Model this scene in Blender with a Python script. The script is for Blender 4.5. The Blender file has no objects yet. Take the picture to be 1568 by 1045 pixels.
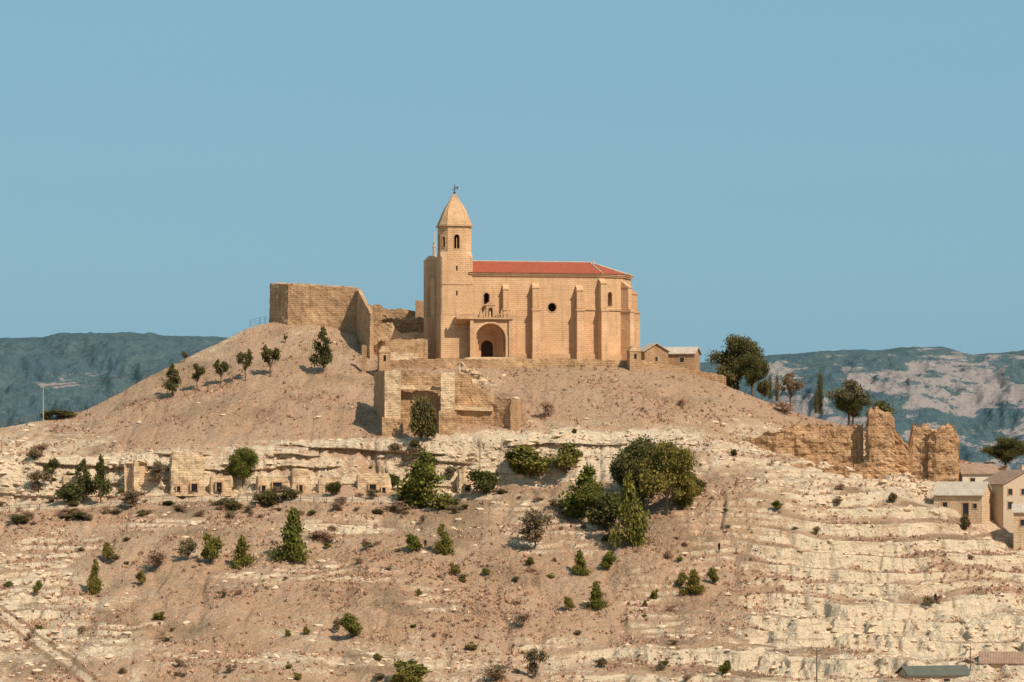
import bpy, math, random
import numpy as np
from mathutils import Vector, noise as mn, Matrix
rnd=random.Random(7); R=np.random.RandomState(11)
K=0.125/600.0; HZ=700.0; CX=784.0
def PX(px,Y): return (px-CX)*K*Y
def PZ(py,Y): return (HZ-py)*K*Y
scene=bpy.context.scene
coll=scene.collection
# ---------------------------------------------------------------- noise
_T=R.rand(512,512)
def vnoise(x,y):
    x=np.asarray(x,float);y=np.asarray(y,float)
    xi=np.floor(x).astype(int);yi=np.floor(y).astype(int)
    fx=x-xi;fy=y-yi;fx=fx*fx*(3-2*fx);fy=fy*fy*(3-2*fy)
    a=_T[xi%512,yi%512];b=_T[(xi+1)%512,yi%512];c=_T[xi%512,(yi+1)%512];d=_T[(xi+1)%512,(yi+1)%512]
    return (a*(1-fx)+b*fx)*(1-fy)+(c*(1-fx)+d*fx)*fy
def fbm(x,y,o=4,s=1.0,g=0.5):
    x=np.asarray(x)*s+13.7;y=np.asarray(y)*s+71.3;r=0;a=1;t=0
    for i in range(o):
        r=r+a*vnoise(x,y);t+=a;a*=g
        x,y=(x*0.8-y*0.6)*2.03+5.1,(x*0.6+y*0.8)*2.03+9.2
    return r/t
def sst(a,b,x):
    t=np.clip((x-a)/(b-a),0,1);return t*t*(3-2*t)
# ---------------------------------------------------------------- materials
def newmat(name,rough=0.9):
    m=bpy.data.materials.new(name);m.use_nodes=True
    nt=m.node_tree;b=nt.nodes['Principled BSDF'];b.inputs['Roughness'].default_value=rough
    b.inputs['Specular IOR Level'].default_value=0.12
    return m,nt,b
def N(nt,t,**kw):
    n=nt.nodes.new(t)
    for k,v in kw.items():setattr(n,k,v)
    return n
def mixc(nt,fac,a,b,mode='MIX'):
    n=N(nt,'ShaderNodeMix',data_type='RGBA',blend_type=mode)
    for i,v in ((0,fac),(6,a),(7,b)):
        if isinstance(v,bpy.types.NodeSocket): nt.links.new(v,n.inputs[i])
        else:
            n.inputs[i].default_value=(v if i==0 else (v[0],v[1],v[2],1))
    return n.outputs[2]
def math_(nt,op,a,b=0.0,clamp=False):
    n=N(nt,'ShaderNodeMath',operation=op);n.use_clamp=clamp
    for i,v in ((0,a),(1,b)):
        if isinstance(v,bpy.types.NodeSocket): nt.links.new(v,n.inputs[i])
        else:n.inputs[i].default_value=v
    return n.outputs[0]
def mapr(nt,v,a,b,c=0,d=1):
    n=N(nt,'ShaderNodeMapRange');nt.links.new(v,n.inputs[0])
    for i,x in enumerate((a,b,c,d)):n.inputs[i+1].default_value=x
    return n.outputs[0]
def tex_noise(nt,vec,scale,detail=4,rough=0.55,dist=0):
    n=N(nt,'ShaderNodeTexNoise');n.inputs['Scale'].default_value=scale
    n.inputs['Detail'].default_value=detail;n.inputs['Roughness'].default_value=rough
    n.inputs['Distortion'].default_value=dist
    if vec is not None: nt.links.new(vec,n.inputs['Vector'])
    return n.outputs['Fac']
def scaled(nt,vec,s):
    n=N(nt,'ShaderNodeMapping');n.inputs['Scale'].default_value=s
    nt.links.new(vec,n.inputs['Vector']);return n.outputs[0]
def bump(nt,b,h,strength,dist):
    n=N(nt,'ShaderNodeBump');n.inputs['Strength'].default_value=strength
    n.inputs['Distance'].default_value=dist
    nt.links.new(h,n.inputs['Height']);nt.links.new(n.outputs[0],b.inputs['Normal'])
def simple(name,col,rough=0.8,metal=0,var=0.15,scale=3):
    m,nt,b=newmat(name,rough);b.inputs['Metallic'].default_value=metal
    tc=N(nt,'ShaderNodeTexCoord')
    f=tex_noise(nt,tc.outputs['Object'],scale)
    c=mixc(nt,f,[x*(1-var) for x in col],[min(1,x*(1+var)) for x in col])
    nt.links.new(c,b.inputs['Base Color']);return m
def stone(name,c1,c2,dark,bs=1.0,bw=0.9,bh=0.38,mortar=0.5,bumpd=0.05,stain=0.5,brick=1.0):
    m,nt,b=newmat(name,0.92)
    g=N(nt,'ShaderNodeTexCoord').outputs['Object']
    sx=N(nt,'ShaderNodeSeparateXYZ');nt.links.new(g,sx.inputs[0])
    cx=N(nt,'ShaderNodeCombineXYZ')
    nt.links.new(math_(nt,'ADD',sx.outputs[0],sx.outputs[1]),cx.inputs[0]);nt.links.new(sx.outputs[2],cx.inputs[1])
    br=N(nt,'ShaderNodeTexBrick');nt.links.new(cx.outputs[0],br.inputs['Vector'])
    br.inputs['Scale'].default_value=bs;br.inputs['Brick Width'].default_value=bw;br.inputs['Row Height'].default_value=bh
    br.inputs['Mortar Size'].default_value=0.03;br.inputs['Mortar Smooth'].default_value=0.3
    br.inputs['Color1'].default_value=(*c1,1);br.inputs['Color2'].default_value=(*c2,1)
    br.inputs['Mortar'].default_value=(*[c*mortar for c in c1],1)
    big=tex_noise(nt,g,0.22,5,0.6)
    st=tex_noise(nt,scaled(nt,g,(1.3,1.3,0.13)),0.8,5,0.65)
    cour=tex_noise(nt,scaled(nt,g,(.12,.12,1.6)),1.0,3,0.6)
    fine=tex_noise(nt,g,2.4,4,0.7)
    base=mixc(nt,mapr(nt,fine,0.3,0.7),c1,c2)
    c=mixc(nt,brick,base,br.outputs['Color'])
    c=mixc(nt,mapr(nt,big,0.35,0.7),c,c2)
    c=mixc(nt,mapr(nt,st,0.48,0.76,0,stain),c,dark)
    c=mixc(nt,mapr(nt,cour,0.55,0.7,0,0.3),c,dark)
    c=mixc(nt,mapr(nt,fine,0.52,0.78,0,0.55),c,dark)
    c=mixc(nt,mapr(nt,big,0.5,0.3,0,0.5),c,[min(1,x*1.25) for x in c1])
    nt.links.new(c,b.inputs['Base Color'])
    h=math_(nt,'ADD',math_(nt,'MULTIPLY',br.outputs['Fac'],-0.6*brick),math_(nt,'MULTIPLY',fine,1.2))
    bump(nt,b,h,0.9,bumpd)
    return m
M_church=stone('church_sandstone',(0.74,0.455,0.255),(0.64,0.38,0.205),(0.34,0.195,0.11),mortar=0.66,stain=0.6,brick=.85,bumpd=.08)
M_trim=stone('trim_sandstone',(0.64,0.40,0.225),(0.52,0.315,0.17),(0.26,0.15,0.085),mortar=0.75,brick=.6)
M_fort=stone('fort_masonry',(0.60,0.37,0.20),(0.46,0.27,0.145),(0.20,0.115,0.06),bw=0.9,bh=0.4,mortar=0.45,bumpd=0.16,stain=0.75,brick=.7)
M_pale=stone('pale_masonry',(0.78,0.55,0.34),(0.65,0.44,0.26),(0.33,0.21,0.12),bw=0.9,bh=0.4,mortar=0.5,bumpd=0.14,brick=.7,stain=.55)
M_ruin=stone('rammed_rubble',(0.62,0.37,0.20),(0.49,0.28,0.145),(0.22,0.125,0.065),bw=0.8,bh=0.42,mortar=0.5,bumpd=0.3,stain=0.75,brick=.55)
M_dark=simple('dark_interior',(0.02,0.017,0.015),0.9)
M_door=simple('old_wood',(0.05,0.03,0.02),0.8)
M_metal=simple('weathered_iron',(0.10,0.09,0.085),0.5,0.6)
M_white=simple('white_render',(0.62,0.52,0.40),0.9)
M_cream=simple('cream_render',(0.52,0.39,0.27),0.9,var=0.3)
M_glass=simple('window_glass',(0.03,0.035,0.04),0.15)
M_trunk=simple('bark',(0.13,0.085,0.055),0.95,var=0.4,scale=6)
M_cloth=simple('dark_clothes',(0.015,0.015,0.018),0.9)
M_skin=simple('skin',(0.35,0.2,0.14),0.7)
def tiles(name,c1,c2):
    m,nt,b=newmat(name,0.85)
    g=N(nt,'ShaderNodeTexCoord').outputs['Object']
    w=N(nt,'ShaderNodeTexWave',wave_type='BANDS',bands_direction='X');w.inputs['Scale'].default_value=1.4
    w.inputs['Distortion'].default_value=0.6;nt.links.new(g,w.inputs[0])
    f=tex_noise(nt,g,1.1,5,0.7)
    c=mixc(nt,mapr(nt,f,0.35,0.65),c1,c2)
    c=mixc(nt,math_(nt,'MULTIPLY',w.outputs['Fac'],0.35),c,[x*0.4 for x in c1])
    nt.links.new(c,b.inputs['Base Color']);bump(nt,b,w.outputs['Fac'],0.8,0.08);return m
M_roof=tiles('red_clay_tiles',(0.50,0.11,0.055),(0.34,0.095,0.055))
M_roof2=tiles('faded_clay_tiles',(0.46,0.29,0.19),(0.30,0.18,0.12))
M_roof3=tiles('pale_roofing',(0.68,0.55,0.42),(0.5,0.39,0.29))
M_roofg=tiles('green_roofing',(0.12,0.13,0.10),(0.17,0.16,0.12))
def foliage(name,ca,cb,cc,trans=0.25):
    m=bpy.data.materials.new(name);m.use_nodes=True;nt=m.node_tree;nt.nodes.clear()
    out=N(nt,'ShaderNodeOutputMaterial')
    ge=N(nt,'ShaderNodeNewGeometry');oi=N(nt,'ShaderNodeObjectInfo')
    tn=tex_noise(nt,N(nt,'ShaderNodeTexCoord').outputs['Object'],5.0,2)
    c=mixc(nt,ge.outputs['Random Per Island'],ca,cb)
    c=mixc(nt,mapr(nt,tn,0.45,0.65,0,0.7),c,cc)
    hs=N(nt,'ShaderNodeHueSaturation');nt.links.new(c,hs.inputs['Color'])
    nt.links.new(mapr(nt,oi.outputs['Random'],0,1,0.47,0.515),hs.inputs['Hue'])
    nt.links.new(mapr(nt,oi.outputs['Random'],0,1,1.25,0.8),hs.inputs['Value'])
    d=N(nt,'ShaderNodeBsdfDiffuse');t=N(nt,'ShaderNodeBsdfTranslucent')
    nt.links.new(hs.outputs[0],d.inputs[0]);nt.links.new(hs.outputs[0],t.inputs[0])
    mx=N(nt,'ShaderNodeMixShader');mx.inputs[0].default_value=trans
    nt.links.new(d.outputs[0],mx.inputs[1]);nt.links.new(t.outputs[0],mx.inputs[2]);nt.links.new(mx.outputs[0],out.inputs[0])
    return m
F_green=foliage('leaves_green',(0.160,0.152,0.034),(0.27,0.235,0.055),(0.08,0.08,0.024))
F_dark=foliage('leaves_pine',(0.105,0.098,0.034),(0.18,0.155,0.052),(0.055,0.057,0.022))
F_olive=foliage('leaves_olive',(0.20,0.155,0.08),(0.29,0.22,0.12),(0.12,0.095,0.052))
F_brown=foliage('dry_twigs',(0.32,0.20,0.12),(0.41,0.27,0.165),(0.21,0.135,0.08),0.1)
F_straw=foliage('dry_grass_blades',(0.58,0.385,0.235),(0.48,0.305,0.18),(0.42,0.26,0.155),0.1)
F_brush=foliage('dry_brush_blades',(0.38,0.26,0.155),(0.30,0.215,0.12),(0.25,0.17,0.10),0.1)
# ---------------------------------------------------------------- mesh builder
def empty(name,loc=(0,0,0),rot=0):
    e=bpy.data.objects.new(name,None);coll.objects.link(e);e.location=loc;e.rotation_euler=(0,0,rot);e.empty_display_size=1
    return e
class MB:
    def __init__(s): s.v=[];s.f=[];s.m=[]
    def add(s,vs,fs,mi=0):
        o=len(s.v);s.v+= [tuple(v) for v in vs];s.f+=[tuple(i+o for i in f) for f in fs];s.m+=[mi]*len(fs)
    def box(s,x0,x1,y0,y1,z0,z1,mi=0):
        s.prism([(x0,y0),(x1,y0),(x1,y1),(x0,y1)],z0,z1,mi)
    def prism(s,pts,z0,z1,mi=0,top=None):
        n=len(pts);t=top or pts
        vs=[(p[0],p[1],z0) for p in pts]+[(p[0],p[1],z1) for p in t]
        fs=[(i,(i+1)%n,(i+1)%n+n,i+n) for i in range(n)]+[tuple(range(n,2*n)),tuple(reversed(range(n)))]
        s.add(vs,fs,mi)
    def cone(s,pts,z0,apex,mi=0):
        n=len(pts);s.add([(p[0],p[1],z0) for p in pts]+[apex],[(i,(i+1)%n,n) for i in range(n)]+[tuple(reversed(range(n)))],mi)
    def seg(s,p0,p1,r0,r1,n=6,mi=0):
        p0=Vector(p0);p1=Vector(p1);d=(p1-p0).normalized();a=d.orthogonal().normalized();b=d.cross(a)
        vs=[]
        for p,r in((p0,r0),(p1,r1)):
            for i in range(n):
                t=2*math.pi*i/n;vs.append(p+a*r*math.cos(t)+b*r*math.sin(t))
        s.add(vs,[(i,(i+1)%n,(i+1)%n+n,i+n) for i in range(n)]+[tuple(range(n,2*n)),tuple(reversed(range(n)))],mi)
    def mesh(s,name,mats):
        me=bpy.data.meshes.new(name);me.from_pydata(s.v,[],s.f)
        for m in (mats if isinstance(mats,(list,tuple)) else [mats]):me.materials.append(m)
        me.polygons.foreach_set('material_index',s.m);me.update();return me
    def obj(s,name,mats,parent=None,loc=None):
        o=bpy.data.objects.new(name,s.mesh(name,mats));coll.objects.link(o)
        if parent:o.parent=parent
        if loc:o.location=loc
        return o
def npmesh(name,V,F,mats,smooth=False,mi=None):
    me=bpy.data.meshes.new(name);n=F.shape[1]
    me.vertices.add(len(V));me.vertices.foreach_set('co',V.astype(np.float32).ravel())
    me.loops.add(F.size);me.loops.foreach_set('vertex_index',F.astype(np.int32).ravel())
    me.polygons.add(len(F));me.polygons.foreach_set('loop_start',np.arange(0,F.size,n,dtype=np.int32))
    if mi is not None: me.polygons.foreach_set('material_index',mi.astype(np.int32))
    me.polygons.foreach_set('use_smooth',np.full(len(F),smooth))
    for m in mats:me.materials.append(m)
    me.update(calc_edges=True);me.validate();return me
def boolcut(o,cutters):
    for c in cutters:
        md=o.modifiers.new('b','BOOLEAN');md.operation='DIFFERENCE';md.solver='EXACT';md.object=c
    bpy.context.view_layer.update()
    dg=bpy.context.evaluated_depsgraph_get()
    me=bpy.data.meshes.new_from_object(o.evaluated_get(dg))
    o.modifiers.clear();o.data=me
    for c in cutters:bpy.data.objects.remove(c)
# ---------------------------------------------------------------- TERRAIN
def tab(d,u):
    xs=[a for a,b in d];ys=[b for a,b in d];return np.interp(u,xs,ys)
U=np.concatenate([np.arange(-1300,-40,26),np.arange(-40,1610,1.8),np.arange(1612,2900,26)]).astype(float)
crestP=[(-1300,760),(-600,700),(-200,672),(0,655),(60,643),(130,628),(180,603),(230,575),(300,540),(340,522),(380,502),(415,492),(480,489),(545,514),(572,542),(592,554),(700,553),(900,554),(1000,558),(1060,568),(1110,590),(1160,610),(1220,632),(1290,650),(1340,662),(1400,684),(1470,704),(1568,722),(1800,760),(2400,820),(2900,850)]
crestY=[(-1300,560),(0,578),(130,588),(300,606),(415,616),(480,616),(550,608),(592,592),(1060,594),(1200,588),(1300,578),(1400,570),(1568,566),(2900,560)]
BP=[(-1300,780),(-200,718),(0,703),(130,701),(260,694),(450,688),(560,682),(640,676),(700,670),(780,674),(850,668),(1000,660),(1100,672),(1180,694),(1290,714),(1400,730),(1470,742),(1568,766),(1800,810),(2900,880)]
CP=[(-1300,840),(-200,800),(0,775),(130,765),(260,753),(450,752),(600,756),(700,752),(800,745),(900,738),(1000,724),(1100,718),(1200,728),(1290,740),(1400,756),(1470,774),(1568,806),(1800,860),(2900,900)]
cY=tab(crestY,U);cP=tab(crestP,U)
bY=tab([(-1300,544),(800,545),(1000,549),(1568,548),(2900,545)],U);bP=tab(BP,U)
tY=tab([(-1300,539.5),(800,540.5),(950,534),(1568,534),(2900,534)],U);tP=tab(CP,U)
st=[]
o1=np.ones_like(U)
st.append((150*o1,-68*o1,6));st.append((300*o1,-62*o1,14))
st.append((400*o1,-44*o1,26));st.append((440*o1,PZ(1045,440)*o1,235))
dP=tab([(-1300,930),(0,905),(400,900),(900,905),(1568,925),(2900,960)],U)
st.append((486*o1,PZ(dP,486),215))
st.append((531*o1-tab([(0,0),(900,0),(1100,4),(2900,4)],U),PZ(tP+14,531),22))
st.append((tY,PZ(tP,tY),100));st.append((bY,PZ(bP,bY),190))
st.append((cY,PZ(cP,cY),30))
isplat=sst(560,600,U)*(1-sst(1060,1200,U))
st.append((cY+18,PZ(cP,cY)*(1-0.0)+0.5*isplat-1.6*(1-isplat),20))
st.append((cY+48,PZ(cP,cY)+0.5*isplat-12*(1-isplat),24))
st.append((cY+170,-50*o1,8));st.append((cY+300,-68*o1,1))
rowsY=[];rowsZ=[];seg=[]
for j in range(len(st)-1):
    n=st[j][2]
    for i in range(n):
        t=i/n;rowsY.append(st[j][0]*(1-t)+st[j+1][0]*t);rowsZ.append(st[j][1]*(1-t)+st[j+1][1]*t);seg.append(j+t)
rowsY.append(st[-1][0]);rowsZ.append(st[-1][1]);seg.append(len(st)-1)
GY=np.array(rowsY);GZ=np.array(rowsZ);seg=np.array(seg)
for _ in range(7):
    GZ[1:-1]=0.25*GZ[:-2]+0.5*GZ[1:-1]+0.25*GZ[2:]
    GZ[:,1:-1]=0.25*GZ[:,:-2]+0.5*GZ[:,1:-1]+0.25*GZ[:,2:]
GX=(U[None,:]-CX)*K*GY
PYg=HZ-GZ/(K*GY);PXg=np.broadcast_to(U[None,:],GY.shape)
S=seg[:,None]*np.ones_like(GX)
back=sst(7.6,8.0,S)
d=(fbm(GX,GY,3,1/38.)-.5)*4.2*(1-sst(6.2,7.6,S))*sst(2.2,3.2,S)
d+=(fbm(GX+200,GY,3,1/11.)-.5)*1.9*(1-0.7*sst(5.9,6.6,S))
gl=np.abs(fbm(GX,GY*0.35,3,1/9.)-.5)*2
d+=-(1-sst(0,0.22,gl))*0.6*(1-0.4*sst(6.5,7,S))
gl2=np.abs(fbm(GX+77,GY*0.25,3,1/3.5)-.5)*2
d+=-(1-sst(0,0.25,gl2))*0.22
fine=(fbm(GX,GY,4,1/2.6,0.6)-.5)
d+=fine*0.85*(1-0.45*sst(6.8,7.2,S))
d+=(fbm(GX,GY,2,1/0.7)-.5)*0.22
d*=(1-0.6*back)
Z=GZ+d
def blob(x,y,sx,sy):return np.exp(-((PXg-x)/sx)**2-((PYg-y)/sy)**2)
def stairs(Z,h,w,lo):
    s=Z/h+w;f=np.floor(s);fr=s-f
    return (f+sst(lo,1.0,fr)-w)*h,fr
warp=(fbm(GX,GY,3,1/26.)-.5)*2.2+GX*0.004
terr=np.clip(sst(1080,1230,PXg+120*(fbm(GX,GY,3,1/8.)-.5))*sst(800,860,PYg)+0.6*sst(750,1000,PXg)*sst(940,1000,PYg)+0.6*blob(1350,790,230,40)+0.35*blob(30,950,120,70)+.4*blob(1000,690,170,35)+.6*blob(540,805,100,12)+.25*blob(560,1010,200,30),0,1)
terr*=sst(2.2,3,S)*(1-sst(6.9,7.0,S))
Zs,fr=stairs(Z,2.4,warp,0.62)
Zs2,fr2=stairs(Zs,0.8,warp*2.1+.5*fine,0.55)
brk=sst(0.36,0.52,fbm(GX+50,GY,4,1/13.,.6))
tm=terr*(0.32+0.68*brk)
Z=Z*(1-tm)+(0.65*Zs+.35*Zs2)*tm
wk=0.5*sst(0.50,0.65,fbm(GX+400,GY,4,1/16.))*(1-back)*sst(3,3.3,S)*(1-.7*sst(7.0,7.1,S))
Za,fra=stairs(Z,1.1,warp*1.7+fine*.8,0.6)
Z=Z*(1-wk)+Za*wk
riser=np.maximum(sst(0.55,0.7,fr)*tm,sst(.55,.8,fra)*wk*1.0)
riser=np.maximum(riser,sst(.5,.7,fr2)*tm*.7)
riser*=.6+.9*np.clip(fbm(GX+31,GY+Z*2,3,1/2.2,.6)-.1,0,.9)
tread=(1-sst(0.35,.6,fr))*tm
cl=sst(5.75,6.05,S)*(1-sst(7.0,7.10,S))
clw=tab([(-1300,1),(860,1),(1000,0.6),(1150,.35),(2900,.3)],U)[None,:]
lay=fbm(GX*0.035+3,Z*0.75+GX*0.012+.5*fbm(GX,Z,2,1/5.),2,1.0,0.5)
lay2=sst(0.44,0.50,lay)
blk=fbm(GX,Z*0.6,3,1/3.2,.6)
crack=1-sst(0,.10,np.abs(fbm(GX*1.0,Z*.12,2,1/2.6)-.5)*2)
upper=sst(6.35,6.8,S)
sh=(lay2-.5)*(0.5+0.8*upper)+(blk-.5)*2.6+(fbm(GX,Z,3,1/9.)-.5)*3.2-crack*.4
cut=clw*cl
GYd=GY-cut*sh
PYg=HZ-Z/(K*GYd)
pal=0.34*fbm(GX,GY,4,1/22.)+0.40*fbm(GX+90,GY,4,1/5.)-.395
pal+=0.21*blob(1360,940,300,110)+.10*blob(1100,1010,250,45)+.17*blob(970,675,190,35)+.32*blob(50,940,110,80)+.30*blob(20,700,150,45)+.16*blob(520,1025,330,25)+.12*blob(150,600,120,30)+.14*blob(1350,745,250,45)+.30*blob(530,805,100,12)+.26*blob(740,580,60,22)
pal-=.27*blob(380,620,230,52)+.27*blob(900,605,230,38)+.07*blob(560,900,330,60)+.11*blob(1000,860,200,60)
pal+=cut*(.26+.22*(lay2-.3)+.25*(blk-.5))
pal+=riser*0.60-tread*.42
pal=np.clip(pal+.3,0,1)
brush_shade=np.clip(fbm(GX+300,GY,4,1/9.)*1.15-.47+.28*blob(300,790,330,35)+.15*blob(800,800,250,70)+.34*tread*fbm(GX,GY,3,1/3.)*2-.25*riser-cut*.3,0,1)*2  # scrub cover; tread term also paints the dark undercut shade of the ledges
def pathd(pts):
    m=np.full(GX.shape,1e9)
    for (a,b) in zip(pts[:-1],pts[1:]):
        ax,ay=a;bx,by=b;dx,dy=bx-ax,by-ay
        t=np.clip(((PXg-ax)*dx+(PYg-ay)*dy)/(dx*dx+dy*dy),0,1)
        m=np.minimum(m,np.hypot(PXg-ax-t*dx,PYg-ay-t*dy))
    return m
pd=pathd([(-60,905),(0,938),(60,985),(110,1020),(160,1062)])+5*(fbm(GX,GY,3,1/3.)-.5)
pth=(1-sst(2.5,6,pd))*.75
brush_shade+=1.2*sst(5,7,pd)*(1-sst(9,14,pd));brush_shade=np.clip(brush_shade,0,2)
pal-=.25*sst(5,7,pd)*(1-sst(9,14,pd))
pth=np.maximum(pth,(1-sst(3,6,pathd([(-40,782),(130,773),(260,764),(450,763),(620,766),(760,760)])))*.8)
pth=np.maximum(pth,(1-sst(2,5,pathd([(1120,700),(1300,735),(1480,790),(1600,830)])))*.7)
nv,nu=GX.shape
V=np.stack([GX,GYd,Z],-1).reshape(-1,3)
ii=np.arange(nv-1)[:,None]*nu+np.arange(nu-1)[None,:]
F=np.stack([ii,ii+1,ii+nu+1,ii+nu],-1).reshape(-1,4)
m,nt,b=newmat('hillside_earth',0.95)
g=N(nt,'ShaderNodeTexCoord').outputs['Object']
def att(n):
    a=N(nt,'ShaderNodeAttribute');a.attribute_name=n;return a.outputs['Fac']
n1=tex_noise(nt,g,0.55,6,0.68);n2=tex_noise(nt,g,2.2,5,0.7);n3=tex_noise(nt,g,0.09,4,0.6)
n4=tex_noise(nt,scaled(nt,g,(0.22,0.22,2.2)),0.9,4,0.6)
soil=mixc(nt,mapr(nt,n1,0.3,0.7),(0.60,0.365,0.22),(0.45,0.26,0.15))
soil=mixc(nt,mapr(nt,n3,0.4,0.65,0,.6),soil,(0.57,0.375,0.245))
soil=mixc(nt,mapr(nt,n2,0.50,0.72,0,.75),soil,(0.27,0.16,0.095))
rock=mixc(nt,mapr(nt,n2,0.3,0.7),(0.86,0.68,0.48),(0.70,0.51,0.33))
rock=mixc(nt,mapr(nt,n4,0.53,0.66,0,.65),rock,(0.42,0.265,0.155))  # dark bands paint the shadow between strata into the rock colour
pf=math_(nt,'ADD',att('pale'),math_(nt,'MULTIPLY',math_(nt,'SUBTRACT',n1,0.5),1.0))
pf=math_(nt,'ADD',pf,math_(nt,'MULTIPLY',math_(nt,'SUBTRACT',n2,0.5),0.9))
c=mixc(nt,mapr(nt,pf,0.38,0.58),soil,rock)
bf=math_(nt,'ADD',att('brush_shade'),math_(nt,'MULTIPLY',math_(nt,'SUBTRACT',n2,0.5),1.4))
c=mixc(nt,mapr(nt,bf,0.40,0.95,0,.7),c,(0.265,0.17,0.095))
c=mixc(nt,att('path'),c,(0.72,0.53,0.36))
nt.links.new(c,b.inputs['Base Color'])
bump(nt,b,math_(nt,'ADD',n2,math_(nt,'MULTIPLY',n1,1.5)),1.0,0.5)
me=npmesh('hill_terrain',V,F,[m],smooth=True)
for nm,a in(('pale',pal),('brush_shade',brush_shade),('path',pth)):
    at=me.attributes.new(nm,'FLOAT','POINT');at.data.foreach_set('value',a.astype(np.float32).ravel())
hillo=bpy.data.objects.new('hill_terrain',me);coll.objects.link(hillo)
r0=int(np.argmax(seg>=3.0))-14;r1=int(np.argmax(seg>=8.0))+1
def ground(px,py):
    iu=int(np.argmin(np.abs(U-px)));col=PYg[r0:r1,iu]
    w=np.where(col<=py)[0];r=(w[0] if len(w) else len(col)-1)+r0
    return Vector((GX[r,iu],GYd[r,iu],Z[r,iu]))
# ---------------------------------------------------------------- valley + mountains
m,nt,b=newmat('valley_fields',0.95)
g=N(nt,'ShaderNodeTexCoord').outputs['Object']
c=mixc(nt,mapr(nt,tex_noise(nt,g,0.004,6),0.4,0.6),(0.34,0.24,0.14),(0.15,0.15,0.08))
nt.links.new(c,b.inputs['Base Color'])
mb=MB();mb.add([(-60000,-20000,-64),(60000,-20000,-64),(60000,70000,-64),(-60000,70000,-64)],[(0,1,2,3)]);mb.obj('ground',m)
mu=np.concatenate([np.arange(-2600,-60,40),np.arange(-60,1640,2.2),np.arange(1640,4200,40)]).astype(float)
mtop=[(-2600,600),(-900,560),(-300,530),(0,519),(60,516),(110,511),(200,510),(260,514),(330,517),(450,525),(700,560),(900,575),(1060,556),(1180,544),(1230,541),(1300,535),(1340,537),(1400,530),(1440,532),(1490,543),(1530,541),(1568,536),(1800,520),(2300,545),(4200,610)]
tt=np.linspace(0,1,300)
tp=tab(mtop,mu)
Yf,Yb=6200.,8300.
Ym=(Yf+(Yb-Yf)*tt)[:,None]*np.ones_like(mu)
Xm=(mu-CX)[None,:]*K*Ym
zt=(PZ(tp,Yb))[None,:]
prof=np.interp(tt,[0,.15,.3,.5,.7,.9,1.0],[0,.08,.28,.52,.78,.97,1.0])[:,None]
env=np.sin(np.pi*np.clip(tt,0,1))[:,None]
Zm=-66+(zt+66)*prof
Zm+=(fbm(Xm,Ym,5,1/380.,0.55)-.5)*170*env**.7*(.35+.65*(1-tt[:,None]))
rid=np.abs(fbm(Xm,Ym*.5,5,1/230.,.55)-.5)*2
Zm-=(1-sst(0,.35,rid))*38*env
Zm+=(fbm(Xm,Ym,5,1/70.,0.65)-.5)*46*(env*.8+.22)
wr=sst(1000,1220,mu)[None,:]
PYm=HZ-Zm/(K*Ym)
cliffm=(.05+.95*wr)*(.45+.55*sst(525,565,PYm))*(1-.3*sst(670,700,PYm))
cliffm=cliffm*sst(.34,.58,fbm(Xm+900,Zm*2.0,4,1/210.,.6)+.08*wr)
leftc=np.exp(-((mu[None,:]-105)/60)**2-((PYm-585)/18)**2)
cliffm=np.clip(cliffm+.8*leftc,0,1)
nb=10;Yx=[];Zx=[]
for i in range(1,nb+1):
    Yx.append(Ym[-1]+i*150);Zx.append(Zm[-1]-(Zm[-1]+66)*(i/nb)**1.2)
Ym=np.vstack([Ym,np.array(Yx)]);Zm=np.vstack([Zm,np.array(Zx)]);Xm=(mu-CX)[None,:]*K*Ym
cliffm=np.vstack([cliffm,np.zeros((nb,len(mu)))])
nv2,nu2=Xm.shape
ii=np.arange(nv2-1)[:,None]*nu2+np.arange(nu2-1)[None,:]
me=npmesh('mountains',np.stack([Xm,Ym,Zm],-1).reshape(-1,3),np.stack([ii,ii+1,ii+nu2+1,ii+nu2],-1).reshape(-1,4),[],smooth=True)
m,nt,b=newmat('mountain_painted_haze',1.0);b.inputs['Specular IOR Level'].default_value=0
g=N(nt,'ShaderNodeTexCoord').outputs['Object']
f1=tex_noise(nt,g,0.010,6,.65);f2=tex_noise(nt,g,0.05,6,.75)
f3=tex_noise(nt,scaled(nt,g,(.011,.004,.040)),1.0,9,.66,.3)
c=mixc(nt,mapr(nt,f1,.35,.65),(0.095,0.150,0.170),(0.135,0.185,0.180))  # distance haze is painted in as bluish base tones
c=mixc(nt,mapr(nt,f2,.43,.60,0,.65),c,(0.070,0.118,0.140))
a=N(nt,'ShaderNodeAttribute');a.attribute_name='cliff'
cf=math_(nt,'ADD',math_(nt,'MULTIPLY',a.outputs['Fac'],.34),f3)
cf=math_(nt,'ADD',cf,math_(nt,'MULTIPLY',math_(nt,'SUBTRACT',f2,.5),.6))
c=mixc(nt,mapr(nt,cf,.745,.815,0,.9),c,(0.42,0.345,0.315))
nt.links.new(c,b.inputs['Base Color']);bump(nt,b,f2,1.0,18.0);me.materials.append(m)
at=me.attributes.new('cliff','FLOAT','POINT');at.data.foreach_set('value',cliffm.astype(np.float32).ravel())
o=bpy.data.objects.new('mountains',me);coll.objects.link(o)
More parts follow.
